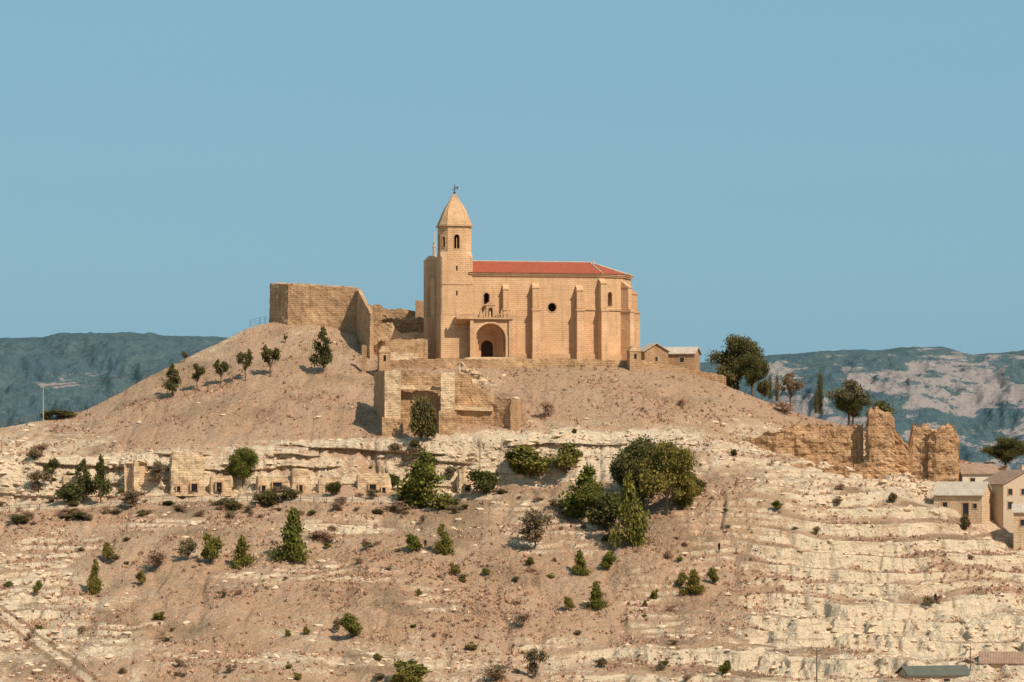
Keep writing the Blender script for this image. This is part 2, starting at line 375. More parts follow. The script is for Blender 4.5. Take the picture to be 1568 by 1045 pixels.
# ---------------------------------------------------------------- ruin walls
def ruin_wall(name,pts,thick=1.2,mat=None,jag=0.35,rough=0.12,step=0.35,parent=None,freq=.7):
    P=[]
    for px,Y,pt,pb in pts:P.append((PX(px,Y),Y,PZ(pt,Y),PZ(pb,Y)))
    sm=[]
    for a,b in zip(P[:-1],P[1:]):
        L=math.hypot(b[0]-a[0],b[1]-a[1]);n=max(1,int(L/step))
        for i in range(n):
            t=i/n;sm.append([a[k]*(1-t)+b[k]*t for k in range(4)])
    sm.append(list(P[-1]))
    nz=max(4,int(max(p[2]-p[3] for p in P)/0.35))
    loops=[];ns=len(sm)
    for i,p in enumerate(sm):
        q=sm[min(i+1,ns-1)];r=sm[max(i-1,0)]
        dx,dy=q[0]-r[0],q[1]-r[1];L=math.hypot(dx,dy) or 1;nx,ny=-dy/L,dx/L
        j=(mn.noise(Vector((p[0]*.35,p[1]*.35,3.1)))+.7*mn.noise(Vector((p[0]*1.3,p[1]*1.3,9.1)))+.5*mn.noise(Vector((p[0]*3.3,p[1]*3.3,9.1))))*jag
        zt=p[2]+j;zb=p[3];loop=[]
        def disp(ox,z):
            v=Vector((p[0]*freq+ox,p[1]*freq,z*freq))
            e=mn.fractal(v,0.75,2.0,5)*rough*1.5
            if rough>=.25:
                e+=.35*rough*mn.fractal(v*3.3,0.7,2.0,3)+ .5*rough*(1 if mn.noise(Vector((p[0]*.3,p[1]*.3,z*1.4)))>.05 else 0)
            return e
        for kk in range(nz+1):
            z=zb+(zt-zb)*kk/nz
            e=disp(0,z);bt=-0.02*(zt-z)
            loop.append((p[0]+nx*(e+bt),p[1]+ny*(e+bt),z))
        for kk in range(nz,-1,-1):
            z=zb+(zt-zb)*kk/nz
            e=disp(30,z)
            loop.append((p[0]+nx*(thick+e),p[1]+ny*(thick+e),z-(0.1*jag if kk==nz else 0)))
        loops.append(loop)
    mb=MB();n=len(loops[0]);vs=[v for l in loops for v in l];fs=[]
    for i in range(ns-1):
        for k in range(n):
            k2=(k+1)%n;fs.append((i*n+k,(i+1)*n+k,(i+1)*n+k2,i*n+k2))
    for base in(0,(ns-1)*n):
        for k in range(nz):
            a,b_,c_,d_=base+k,base+k+1,base+n-2-k,base+n-1-k
            fs.append((a,b_,c_,d_) if base==0 else (d_,c_,b_,a))
    mb.add(vs,fs);return mb.obj(name,mat or M_fort,parent)
E=empty('castle_keep_ruin')
ruin_wall('keep_front_wall',[(414,618,434,510),(441,613.5,436,512),(500,613,439,520),(546,612,441,535)],1.6,M_fort,.18,.1,parent=E)
ruin_wall('keep_side_wall',[(546.5,611.6,442,545),(554,604,456,548),(567,596,480,552)],.7,M_fort,.2,.08,parent=E)
ruin_wall('keep_left_wall',[(415,630,436,500),(414,618.4,434,505)],1.3,M_fort,.1,.1,parent=E)
ruin_wall('keep_parapet',[(424,617,432,437),(545,614,439.5,445)],.5,M_pale,.12,.05,parent=E)
E=empty('castle_curtain_wall')
ruin_wall('upper_wall',[(556,628,466,540),(575,627,469,540),(600,627,474,540),(648,626,477,540)],1.2,M_fort,.3,.1,parent=E)
ruin_wall('upper_merlon',[(636,624,460,490),(652,624,462,490)],1.5,M_fort,.1,.05,parent=E)
ruin_wall('upper_merlon_small',[(573,624,466,490),(585,624,468,490)],1.0,M_fort,.1,.05,parent=E)
ruin_wall('stepped_wall',[(585,620,484,545),(612,619,488,550),(655,618,484,550)],1.2,M_ruin,.6,.25,parent=E)
ruin_wall('middle_wall',[(570,613,494,550),(600,611,496,550),(612,611,508,550),(655,611,510,550)],1.2,M_pale,.4,.1,parent=E)
ruin_wall('lower_wall',[(572,600,527,565),(590,598,520,565),(655,600,520,560)],1.2,M_fort,.4,.1,parent=E)
ruin_wall('inner_step',[(590,596,540,565),(640,596,541,565)],.8,M_pale,.2,.1,parent=E)
ruin_wall('gate_pier',[(554,588,528,572),(561,588,529,572)],1.2,M_fort,.1,.05,parent=E)
ruin_wall('terrace_wall',[(586,589,553,576),(640,588,550,574),(700,588,549,570),(745,588,551,570),(800,589,549,567),(900,590,550,566),(965,592,552,570)],.6,M_fort,.25,.1)
ruin_wall('terrace_wall',[(966,592,552,574),(1000,592,554,576),(1060,592,566,584),(1112,592,576,600)],.6,M_fort,.2,.08)
E=empty('fortress_curtain_ruin')
ruin_wall('west_return',[(573,566,572,672),(590,552,566,690)],1.2,M_fort,.3,.1,parent=E)
ruin_wall('west_bastion',[(589,549,565,696),(613,549,567,696)],3,M_pale,.5,.16,parent=E)
ruin_wall('west_bastion_base',[(585,548,640,698),(617,548,642,698)],3,M_fort,.3,.14,parent=E)
ruin_wall('curtain',[(612,555,566,692),(640,555,570,692),(678,555,573,690)],1.4,M_fort,.3,.15,parent=E)
ruin_wall('middle_bastion',[(675,549,569,694),(696,549,569,694)],3,M_pale,.5,.16,parent=E)
ruin_wall('middle_bastion_base',[(672,548,630,696),(699,548,632,696)],3,M_fort,.3,.14,parent=E)
ruin_wall('east_curtain',[(695,553,573,692),(720,553,574,692),(724,553,588,692),(748,553,600,692),(756,553,609,690),(792,551,612,688)],1.4,M_fort,.3,.15,parent=E)
ruin_wall('east_return',[(792,550.6,611,688),(799,566,616,670)],1.2,M_fort,.2,.12,parent=E)
ruin_wall('upper_rubble',[(700,580,556,600),(735,579,574,600),(775,579,596,612)],1.4,M_pale,.7,.3,parent=E)
ruin_wall('curtain_ledge',[(612,553.6,590,596),(676,553.6,592,598)],.6,M_pale,.2,.1,parent=E)
ruin_wall('east_ledge',[(697,552.2,622,628),(755,552.2,624,630)],.6,M_pale,.2,.1,parent=E)
E=empty('town_wall_ruin')
ruin_wall('west_part',[(1100,552,688,708),(1150,551,672,716),(1188,548.5,660,722),(1200,548.5,654,726),(1245,548,653,730),(1290,548,652,734),(1322,548,648,738)],1.8,M_ruin,.8,.27,parent=E)
ruin_wall('tower_stump',[(1326,546,646,742),(1331,545,630,742),(1345,545,626,742),(1352,545,634,742),(1364,545,630,745),(1370,545,644,745)],4,M_ruin,.9,.27,parent=E)
ruin_wall('middle_part',[(1368,547,652,744),(1380,547,668,744),(1392,547,684,746),(1398,547,650,748),(1410,547,656,748),(1424,547,650,750)],1.8,M_ruin,1.1,.27,parent=E)
ruin_wall('east_part',[(1422,546,660,752),(1434,545,668,755),(1444,545,653,755),(1462,545,652,758),(1470,546,680,760)],2.5,M_ruin,1.0,.27,parent=E)
ruin_wall('fallen_block',[(1308,543,716,748),(1328,542,704,750),(1350,542,726,752)],1.6,M_ruin,.9,.3,parent=E)
ruin_wall('terrace_rubble_wall',[(1180,541,706,736),(1240,540,712,740),(1300,539,720,746)],1.2,M_ruin,.9,.3)
def cave(px0,px1,pt,pb,Y,mat=M_pale,doors=()):
    e=empty('cave_dwelling')
    ruin_wall('front',[(px0,Y+.9,pt+6,pb+8),(px0+3,Y,pt,pb+8),(px1-3,Y,pt+1,pb+8),(px1,Y+.9,pt+8,pb+8)],2.6,mat,.4,.16,parent=e)
    for (dx,dw,dh) in doors:
        x=PX(dx,Y);z=PZ(pb,Y);w=dw*K*Y/2;h=dh*K*Y
        mb=MB();mb.box(x-w,x+w,Y-.42,Y+.2,z,z+h,0);mb.box(x-w-.2,x-w,Y-.5,Y+.2,z,z+h,1);mb.box(x+w,x+w+.2,Y-.5,Y+.2,z,z+h,1);mb.box(x-w-.25,x+w+.25,Y-.52,Y+.2,z+h,z+h+.22,1)
        mb.obj('doorway',[M_dark,M_trim],e)
cave(260,313,693,752,538.2,M_pale,[(298,9,11),(274,5,7)])
cave(320,356,728,752,538.4,M_pale,[(336,8,13)])
cave(203,214,706,745,539.6,M_pale)
cave(392,442,730,752,538.2,M_pale,[(425,13,13),(404,6,8)])
cave(445,475,716,752,538.8,M_pale,[(461,5,9)])
cave(485,524,730,752,538.2,M_pale,[(508,9,11)])
cave(545,598,724,754,538.3,M_pale,[(571,10,12),(588,5,7)])
cave(700,750,722,752,539.0,M_pale,[(716,7,9)])
cave(95,135,730,766,538.6,M_pale,[(112,7,10)])
# ---------------------------------------------------------------- CHURCH
TH=math.radians(10)
CH=empty('hilltop_church',(PX(690,600),600,PZ(548,600)),TH)
def arch_cut(cx,z0,w,h,depth=1.2,dirv=(0,-1),cy=0,round_=False,frame=True):
    pts=[]
    if round_:
        for i in range(20):
            t=2*math.pi*i/20;pts.append((math.cos(t)*w,z0+math.sin(t)*w))
    else:
        pts=[(-w/2,z0),(w/2,z0)]
        for i in range(13):
            t=math.pi*i/12;pts.append((math.cos(t)*w/2,z0+h-w/2+math.sin(t)*w/2))
    dx,dy=dirv;L=math.hypot(dx,dy);dx/=L;dy/=L;tx,ty=-dy,dx
    def pt(a,d,z):return (cx+tx*a+dx*d,cy+ty*a+dy*d,z)
    mb=MB();n=len(pts)
    vs=[pt(a,.6,z) for a,z in pts]+[pt(a,-depth,z) for a,z in pts]
    fs=[tuple(range(n)),tuple(reversed(range(n,2*n)))]+[(i,i+n,(i+1)%n+n,(i+1)%n) for i in range(n)]
    mb.add(vs,fs);o=mb.obj('cut',M_trim,CH)
    if not frame:return o
    mb=MB();vs=[pt(a*1.02,-depth+.06,z) for a,z in pts];mb.add(vs,[tuple(range(n))]);
    mb.obj('window_void',M_dark,CH)
    mb=MB();cz=z0 if round_ else z0+h/2
    k=1.28
    outer=[(a*k,(z-cz)*(1+.28*(w/(h if not round_ else w)))+cz) for a,z in pts]
    vs=[pt(a,.0,z) for a,z in pts]+[pt(a,.07,z) for a,z in pts]+[pt(a,.07,z) for a,z in outer]+[pt(a,-.02,z) for a,z in outer]
    fs=[]
    for l in range(3):
        fs+=[(l*n+i,l*n+(i+1)%n,(l+1)*n+(i+1)%n,(l+1)*n+i) for i in range(n)]
    mb.add(vs,fs);mb.obj('window_surround',M_trim,CH)
    return o
pc=7.3
body=[(4.0,0),(29.3,0),(34.3,2.2),(36.8,7),(34.3,11.8),(29.3,14),(4.0,14)]
mb=MB();mb.prism(body,-3,16.2);ob=mb.obj('nave_and_apse_walls',M_church,CH)
bpy.context.view_layer.update()
fd=Vector((5,2.2,0)).normalized();nrm=(fd.y,-fd.x)
boolcut(ob,[arch_cut(7.0,10.3,1.1,2.2),arch_cut(19.8,9.8,.85,0,round_=True),arch_cut(31.3,10.2,.95,2.7,dirv=nrm,cy=.88),arch_cut(pc,-.6,5.2,6.7,depth=2.4,frame=False)])
def off(pts,c,k):return [(c[0]+(x-c[0])*k[0],c[1]+(y-c[1])*k[1]) for x,y in pts]
cc=(20,7)
mb=MB();mb.prism(off(body,cc,(1.018,1.035)),15.75,16.05);mb.prism(off(body,cc,(1.026,1.06)),16.05,16.35);mb.obj('eaves_cornice',M_trim,CH)
ro=off(body,cc,(1.032,1.085));mb=MB();zz=16.35
rp=[(x,y,zz) for x,y in ro];A=(28.6,7,18.95);W=(3.6,7,18.95)
vs=rp+[A,W];fs=[(0,1,7,8),(1,2,7),(2,3,7),(3,4,7),(4,5,7),(5,6,8,7),(6,0,8),(0,6,5,4,3,2,1)]
mb.add(vs,fs);mb.obj('tiled_roof',M_roof,CH)
mb=MB();mb.seg((4,7,19),(28.6,7,19),.13,.13,6)
for i in(1,2,3):mb.seg((28.6,7,19),(ro[i][0],ro[i][1],zz+.05),.14,.12,6)
mb.obj('roof_ridge_tiles',M_roof3,CH)
mb=MB();mb.box(29.2,29.5,6.8,7.2,18.8,19.3);mb.seg((29.35,7,19.2),(29.35,7,19.7),.05,.03);mb.obj('ridge_finial',M_trim,CH)
mb=MB()
def strip(p,q,z0,z1,o):
    d=Vector((q[0]-p[0],q[1]-p[1],0)).normalized();n=Vector((d.y,-d.x,0))
    mb.prism([(p[0]+n.x*o,p[1]+n.y*o),(q[0]+n.x*o,q[1]+n.y*o),(q[0]-n.x*.1,q[1]-n.y*.1),(p[0]-n.x*.1,p[1]-n.y*.1)],z0,z1)
strip((25.6,0),(29.3,0),9.3,9.6,.2);strip((29.3,0),(34.3,2.2),9.3,9.6,.21);strip((34.3,2.2),(36.8,7),9.3,9.6,.2)
strip((11.6,0),(29.3,0),-.5,.9,.3);strip((29.3,0),(34.3,2.2),-.5,.9,.31);strip((34.3,2.2),(36.8,7),-.5,.9,.3)
mb.obj('string_course',M_trim,CH)
def buttress(x,y,ang,top,w=1.3,d=1.7,mid=9.4):
    mb=MB()
    def bx(x0,x1,y0,y1,z0,z1,slope=0):
        vs=[(x0,y0,z0),(x1,y0,z0),(x1,y1,z0),(x0,y1,z0),(x0,y0,z1),(x1,y0,z1),(x1,y1,z1+slope),(x0,y1,z1+slope)]
        mb.add(vs,[(0,1,5,4),(1,2,6,5),(2,3,7,6),(3,0,4,7),(4,5,6,7),(3,2,1,0)])
    h=w/2
    bx(-h*1.12,h*1.12,-d-.2,.5,-2.5,1.0,.25);bx(-h,h,-d,.5,1.0,mid,.5);bx(-h-.12,h+.12,-d-.12,.48,mid-.35,mid,.3)
    bx(-h*.92,h*.92,-d*.72,.46,mid+.2,top,1.2);bx(-h-.05,h+.05,-d*.72-.12,.44,top-.25,top,.05)
    ob=mb.obj('buttress',M_church,CH);ob.location=(x,y,0);ob.rotation_euler=(0,0,ang)
buttress(10.6,0,0,13.3,1.2,1.5);buttress(16.4,0,0,13.6,1.5,1.8);buttress(25,0,0,13.2,1.4,2.0)
buttress(29.4,.1,math.radians(12),14.6,1.4,1.9);buttress(34.4,2.2,math.radians(45),14,1.4,1.9);buttress(36.8,7,math.radians(82),13,1.4,1.7)
def sq(cx,cy,h,ch):
    return [(cx-h+ch,cy-h),(cx+h-ch,cy-h),(cx+h,cy-h+ch),(cx+h,cy+h-ch),(cx+h-ch,cy+h),(cx-h+ch,cy+h),(cx-h,cy+h-ch),(cx-h,cy-h+ch)]
tc=(1.2,2.9)
mb=MB();mb.prism(sq(*tc,3.2,.15),-3,8.2);mb.prism(sq(*tc,3.12,.2),8.2,19.3,top=sq(*tc,3.08,.25))
mb.obj('tower_shaft',M_church,CH)
mb=MB();mb.prism(sq(*tc,3.08,.25),19.3,20.3,top=sq(*tc,3.0,1.25));mb.prism(sq(*tc,3.0,1.25),20.3,25.2);ob=mb.obj('belfry',M_church,CH)
bpy.context.view_layer.update()
boolcut(ob,[arch_cut(tc[0],20.9,1.05,2.7,dirv=(0,-1),cy=tc[1]-3.0),arch_cut(tc[0]-3.0,20.9,1.05,2.7,dirv=(-1,0),cy=tc[1]),arch_cut(tc[0]-2.4,21.2,.6,2.0,depth=.6,dirv=(-1,-1),cy=tc[1]-2.37)])
mb=MB();mb.box(tc[0]-.06,tc[0]+.06,tc[1]-2.75,tc[1]-2.6,20.9,23);mb.obj('belfry_mullion',M_trim,CH)
mb=MB();mb.prism(sq(*tc,3.3,1.35),25.2,25.5);mb.prism(sq(*tc,3.22,.2),8.15,8.45);mb.prism(sq(*tc,3.2,.3),14.0,14.2)
mb.obj('tower_cornices',M_trim,CH)
# eight-sided spire in two pitches, corner facets narrow
mb=MB();a=sq(*tc,3.1,1.25);b_=sq(*tc,1.95,.45);mb.prism(a,25.5,28.4,top=b_);mb.cone(b_,28.4,(tc[0],tc[1],31.9));mb.obj('stone_spire',M_trim,CH)
mb=MB()
for (x0,y0),(x1,y1) in zip(a,b_):
    mb.seg((x0,y0,25.5),(x1,y1,28.4),.07,.06,5);mb.seg((x1,y1,28.4),(tc[0],tc[1],31.9),.06,.04,5)
mb.obj('spire_ribs',M_church,CH)
mb=MB();mb.seg((tc[0],tc[1],31.5),(tc[0],tc[1],33.4),.1,.06)
mb.add([(tc[0]-.1,tc[1],32.7),(tc[0]+.75,tc[1],32.55),(tc[0]+.75,tc[1],33.05),(tc[0]+.3,tc[1]+.02,32.9),(tc[0]-.1,tc[1],33.0)],[(0,1,2,3,4)])
mb.seg((tc[0]-.45,tc[1],32.4),(tc[0]+.45,tc[1],32.4),.05,.05)
mb.seg((tc[0],tc[1],31.7),(tc[0],tc[1],31.95),.25,.25,8)
mb.obj('weather_vane',M_metal,CH)
mb=MB()
for z in(12,16.8):mb.box(tc[0]-.12,tc[0]+.12,tc[1]-3.2,tc[1]-3.0,z,z+.8)
mb.obj('tower_slits',M_dark,CH)
mb=MB();mb.box(-2.3,3.9,5.9,11,-3,15.6);mb.box(-3.0,.6,11,15,-3,19.3);mb.box(-3.6,-2.3,6.3,10.9,-3,8.0);mb.box(.6,4,11,14.9,-3,17.2)
mb.prism([(-3.1,10.9),(.7,10.9),(.7,15.1),(-3.1,15.1)],19.3,20.2,top=[(-2.4,11.6),(0,11.6),(0,14.4),(-2.4,14.4)])
mb.obj('west_range',M_church,CH)
mb=MB();mb.box(-1.6,-1.0,12,12.6,20.2,22);mb.cone([(-1.7,11.9),(-.9,11.9),(-.9,12.7),(-1.7,12.7)],22,(-1.3,12.3,23.3));mb.obj('west_pinnacle',M_trim,CH)
mb=MB();mb.seg((-1.3,11.9,20),(-1.3,11.9,25),.12,.08);mb.obj('roof_antenna',M_white,CH)
def arch_plate(mb,cx,yf,yb,r,spring,outer,mi=0,base=-.5,n=18):
    inn=[(cx-r,base)];out=[]
    for i in range(n+1):
        t=math.pi-math.pi*i/n;inn.append((cx+r*math.cos(t),spring+r*math.sin(t)))
    inn.append((cx+r,base))
    if outer[0]=='arch':
        Rr=outer[1];out=[(cx-Rr,base)]+[(cx+Rr*math.cos(math.pi-math.pi*i/n),spring+Rr*math.sin(math.pi-math.pi*i/n)) for i in range(n+1)]+[(cx+Rr,base)]
    else:
        _,x0,x1,z1=outer;out=[(x0,base)]
        for i in range(n+1):
            t=math.pi-math.pi*i/n;c0,s0=math.cos(t),math.sin(t)
            k=min(((x1-cx)/c0 if c0>1e-6 else 1e9),((x0-cx)/c0 if c0<-1e-6 else 1e9),((z1-spring)/s0 if s0>1e-6 else 1e9))
            out.append((cx+k*c0,spring+k*s0))
        out.append((x1,base))
    m=len(inn);vs=[(x,yf,z) for x,z in inn]+[(x,yf,z) for x,z in out]+[(x,yb,z) for x,z in inn]+[(x,yb,z) for x,z in out]
    fs=[]
    for i in range(m-1):
        fs+=[(i,i+1,m+i+1,m+i),(i+1,i,2*m+i,2*m+i+1),(m+i,m+i+1,3*m+i+1,3*m+i)]
    mb.add(vs,fs,mi)
mb=MB();arch_plate(mb,pc,-2.6,-.01,2.95,3.55,('rect',3.6,11.2,7.05))
arch_plate(mb,pc,-1.5,.1,2.55,3.5,('arch',3.1));arch_plate(mb,pc,-.5,.9,2.15,3.35,('arch',2.8));arch_plate(mb,pc,.4,1.7,1.75,3.15,('arch',2.45))
arch_plate(mb,pc,1.2,2.3,1.2,2.2,('rect',pc-2.55,pc+2.55,6.05))
mb.box(3.3,4.0,-3.0,-2.55,-.5,7.0);mb.box(10.8,11.5,-3.0,-2.55,-.5,7.0)
mb.box(3.3,11.5,-2.8,-.02,7.05,7.3)
mb.obj('portal',M_trim,CH)
mb=MB();mb.box(pc-1.3,pc+1.3,1.9,2.2,-.4,3.5);mb.obj('door_leaves',M_door,CH)
mb=MB();arch_plate(mb,pc,-2.76,-2.58,2.95,3.55,('arch',3.35));mb.obj('portal_archivolt',M_church,CH)
mb=MB();mb.box(.6,11.9,-3.2,-.31,7.3,7.65)
for i in range(24):
    x=.8+i*.47
    if abs(x-pc)>1.0: mb.box(x,x+.16,-3.1,-2.92,7.65,8.15)
mb.box(.6,pc-1,-3.16,-2.86,8.15,8.3);mb.box(pc+1,11.9,-3.16,-2.86,8.15,8.3)
for x in(.55,4.0,5.2,9.2,10.4,11.6):
    mb.box(x,x+.36,-3.2,-2.84,7.6,8.6);mb.cone([(x,-3.2),(x+.36,-3.2),(x+.36,-2.84),(x,-2.84)],8.6,(x+.18,-3.02,9.2))
mb.prism([(.7,-.3),(3.3,-.3),(3.3,-.35),(.7,-.35)],6.3,7.3,top=[(.6,-.3),(3.3,-.3),(3.3,-3.0),(.6,-3.0)])
mb.obj('portal_balcony',M_trim,CH)
mb=MB();arch_plate(mb,pc,-2.7,-1.6,.42,9.1,('rect',pc-.85,pc+.85,9.9),base=7.65,n=10)
mb.box(pc-.84,pc+.84,-1.8,-.05,7.65,9.89)
mb.add([(pc-1.1,-2.8,9.9),(pc+1.1,-2.8,9.9),(pc,-2.8,10.7),(pc-1.1,-.1,9.9),(pc+1.1,-.1,9.9),(pc,-.1,10.7)],[(0,1,2),(5,4,3),(0,2,5,3),(2,1,4,5),(1,0,3,4)])
for s in(-1,1):
    mb.add([(pc+s*.85,-2.5,7.65),(pc+s*1.9,-2.5,7.65),(pc+s*1.5,-2.5,8.5),(pc+s*.85,-2.5,9.5),(pc+s*.85,-1.9,7.65),(pc+s*1.9,-1.9,7.65),(pc+s*1.5,-1.9,8.5),(pc+s*.85,-1.9,9.5)],[(0,1,2,3),(4,7,6,5),(1,5,6,2),(2,6,7,3)])
mb.obj('aedicule',M_trim,CH)
mb=MB();mb.seg((pc,-2.1,7.7),(pc,-2.1,8.9),.28,.16,8);mb.seg((pc,-2.1,8.9),(pc,-2.1,9.25),.15,.11,8);mb.obj('niche_statue',M_pale,CH)
mb=MB();mb.box(2,12.5,-4.8,-2.6,-3,-.12);mb.box(3,11.8,-3.9,2.3,-.13,.06);mb.obj('entrance_steps',M_pale,CH)
def turret(px,Y,pt,pb,w):
    x=PX(px,Y);z0=PZ(pb,Y);z1=PZ(pt,Y);e=empty('sentry_turret',(x,Y,z0),.2);H=z1-z0;h=w/2
    mb=MB();mb.box(-h,h,-h,h,-3,H*.72);mb.box(-h-.12,h+.12,-h-.12,h+.12,H*.72,H*.72+.2);mb.prism([(-h-.1,-h-.1),(h+.1,-h-.1),(h+.1,h+.1),(-h-.1,h+.1)],H*.72+.2,H,top=[(-.5,-.5),(.5,-.5),(.5,.5),(-.5,.5)])
    mb.obj('turret_body',M_fort,e)
    mb=MB();mb.box(-.25,.2,-h-.03,-h+.2,H*.38,H*.62);mb.obj('turret_window',M_dark,e)
turret(588,586,530,568,2.1);turret(971,590,530,562,2.2)
# ---------------------------------------------------------------- houses
def house(name,px,Y,pyb,w,d,h,rh,rot,wall,roof,wins=(),axis='x',chim=False,ov=.35):
    e=empty(name,(PX(px,Y),Y,PZ(pyb,Y)),rot)
    mb=MB();x,y=w/2,d/2
    mb.box(-x,x,-y,y,-4,h)
    if axis=='x':
        mb.add([(-x+.001,-y,h),(-x+.001,y,h),(-x+.001,0,h+rh),(x-.001,-y,h),(x-.001,y,h),(x-.001,0,h+rh)],[(0,2,1),(3,4,5)])
        R_=[((-x-ov,-y-ov),( x+ov,-y-ov),(x+ov,0),(-x-ov,0)),((-x-ov,0),(x+ov,0),(x+ov,y+ov),(-x-ov,y+ov))]
        zf=lambda px_,py_: h+rh*(1-abs(py_)/y)
    else:
        mb.add([(-x,-y+.001,h),(x,-y+.001,h),(0,-y+.001,h+rh),(-x,y-.001,h),(x,y-.001,h),(0,y-.001,h+rh)],[(0,1,2),(3,5,4)])
        R_=[((-x-ov,-y-ov),(0,-y-ov),(0,y+ov),(-x-ov,y+ov)),((0,-y-ov),(x+ov,-y-ov),(x+ov,y+ov),(0,y+ov))]
        zf=lambda px_,py_: h+rh*(1-abs(px_)/x)
    mb.obj('walls',wall,e)
    mb=MB()
    for q in R_:
        vs=[(a,b2,zf(a,b2)+.03) for a,b2 in q]+[(a,b2,zf(a,b2)+.2) for a,b2 in q]
        mb.add(vs,[(0,3,2,1),(4,5,6,7),(0,1,5,4),(1,2,6,5),(2,3,7,6),(3,0,4,7)])
    mb.obj('tiled_roof',roof,e)
    if chim:
        mb=MB();mb.box(x*.3,x*.3+.6,-.3,.3,h,h+rh+.9);mb.box(x*.3-.08,x*.3+.68,-.38,.38,h+rh+.9,h+rh+1.05);mb.obj('chimney',wall,e)
    if wins:
        mb=MB()
        for (wx,wz,ww,wh) in wins:
            mb.box(wx-ww/2,wx+ww/2,-y-.02,-y+.1,wz,wz+wh,0)
            for a in((wx-ww/2-.12,wx-ww/2,wz,wz+wh),(wx+ww/2,wx+ww/2+.12,wz,wz+wh),(wx-ww/2-.2,wx+ww/2+.2,wz-.12,wz),(wx-ww/2-.2,wx+ww/2+.2,wz+wh,wz+wh+.15)):
                mb.box(a[0],a[1],-y-.07,-y+.1,a[2],a[3],1)
        mb.obj('windows',[M_glass,M_trim],e)
    return e
house('hilltop_outbuilding',1030,600,562,9.5,6,2.4,1.2,math.radians(-14),M_fort,M_roof3,[(-2.5,.9,.7,.7),(2.4,.8,.8,.9)])
house('hilltop_outbuilding',999,596,563,4.6,6,3.0,1.4,math.radians(12),M_fort,M_roof3,[(0,1.1,.5,.8)],axis='y')
house('stone_house',1474,532,790,8.4,6,3.6,2.0,math.radians(-24),M_pale,M_roof3,[(-2.2,1.2,.8,1.1),(1.4,.1,1.0,2.1),(3,1.3,.6,.8)])
house('stone_house',1553,535,788,8.6,8,5.2,2.2,math.radians(20),M_cream,M_roof2,[(-3,1.0,.9,1.2),(-.5,3.4,.8,1.0),(2.2,1.0,.9,1.2),(-3,3.4,.8,1.0)],axis='y',chim=True)
house('stone_house',1492,549,748,6.0,6,2.6,1.5,math.radians(8),M_white,M_roof2,[(-1.2,.9,.8,.9)])
house('stone_house',1585,524,812,7,6,3.0,1.2,math.radians(-10),M_pale,M_roof3,[(-2,.8,.8,1.0)])
house('farm_shed',1430,446,1056,9,5,2.2,1.0,math.radians(12),M_cream,M_roofg,[(-2.5,.9,.9,.8),(1,.9,.9,.8)])
house('farm_shed',1486,452,1046,5,5,2.4,1.1,math.radians(-18),M_ruin,M_roof2,[(-1,.8,.8,.8)],axis='y')
house('farm_shed',1540,450,1046,7,6,3.0,1.3,math.radians(-8),M_pale,M_roof2,[(-1.5,1.0,.9,.9),(1.4,1.0,.9,.9)])
# ---------------------------------------------------------------- vegetation
def quads(C,size,rs):
    n=len(C);a=rs.normal(size=(n,3));a/=np.linalg.norm(a,axis=1)[:,None]
    b=rs.normal(size=(n,3));b-=a*(a*b).sum(1)[:,None];b/=np.linalg.norm(b,axis=1)[:,None]
    s=size*(.6+.8*rs.rand(n))[:,None]
    return np.stack([C-a*s*.5,C+b*s*.38,C+a*s*.5,C-b*s*.38],1).reshape(-1,3)
def combine(name,V,mb,mats):
    base=len(mb.v);me=bpy.data.meshes.new(name)
    vs=mb.v+[tuple(v) for v in V];fs=mb.f+[(base+4*i,base+4*i+1,base+4*i+2,base+4*i+3) for i in range(len(V)//4)]
    me.from_pydata(vs,[],fs)
    for m in mats:me.materials.append(m)
    me.polygons.foreach_set('material_index',[0]*len(mb.f)+[1]*(len(V)//4));me.update();return me
def mk_tree(seed,nl,leaf,n,trunk=.22,spread=.36,low=.3,lob=.2,mat=F_green,kind='round'):
    rs=np.random.RandomState(seed);mb=MB();C=[]
    if trunk>0: mb.seg((0,0,-.08),(0.01,0,max(trunk,low)+.12),.032,.018)
    lc=[]
    for i in range(nl):
        if kind=='round':
            for _ in range(50):
                p=rs.uniform(-1,1,3)
                if .25<np.linalg.norm(p)<1:break
            c=np.array([p[0]*spread,p[1]*spread,low+ (1-low)*(.5+.5*p[2]*.72)]);r=lob*(.65+.6*rs.rand())*(1.0,.8)[i%2]
        elif kind=='cone':
            t=(i+.5)/nl;ang=rs.rand()*6.28;rr=spread*(1-t)**.8*(.25+.75*rs.rand())
            c=np.array([rr*math.cos(ang),rr*math.sin(ang),low+(1-low)*t*.93]);r=lob*(1.25-.8*t)*(.8+.4*rs.rand())
        else:
            t=(i+.5)/nl;c=np.array([rs.normal()*.05,rs.normal()*.05,.05+.88*t]);r=lob*math.sin(math.pi*min(1,.15+t*.8))**.6
        lc.append((c,r))
    tot=sum(r**2 for c,r in lc)
    for c,r in lc:
        k=int(n*r*r/tot);p=rs.normal(size=(k,3));p/=np.linalg.norm(p,axis=1)[:,None]
        rad=(rs.rand(k)**.42)*(1+.24*rs.normal(size=k));p=p*rad[:,None]*r
        p[:,2]*=.8 if kind!='col' else 1.6
        C.append(c+p)
        if kind!='col': mb.seg((0,0,max(.03,trunk*.8+ (c[2]-low)*.25)),tuple(c),.013,.004,4)
    C=np.vstack(C);C=C[C[:,2]>.0]
    return combine('tree_mesh',quads(C,leaf,rs),mb,[M_trunk,mat])
T={}
T['bush']=[mk_tree(s,11,.07,2800,0,.31,.05,.21,F_green) for s in(1,2,3)]
T['dark']=[mk_tree(s,11,.07,2800,0,.31,.06,.21,F_dark) for s in(4,5)]
T['conb']=[mk_tree(s,18,.06,3900,.05,.35,.06,.2,F_green,'cone') for s in(6,7,26)]
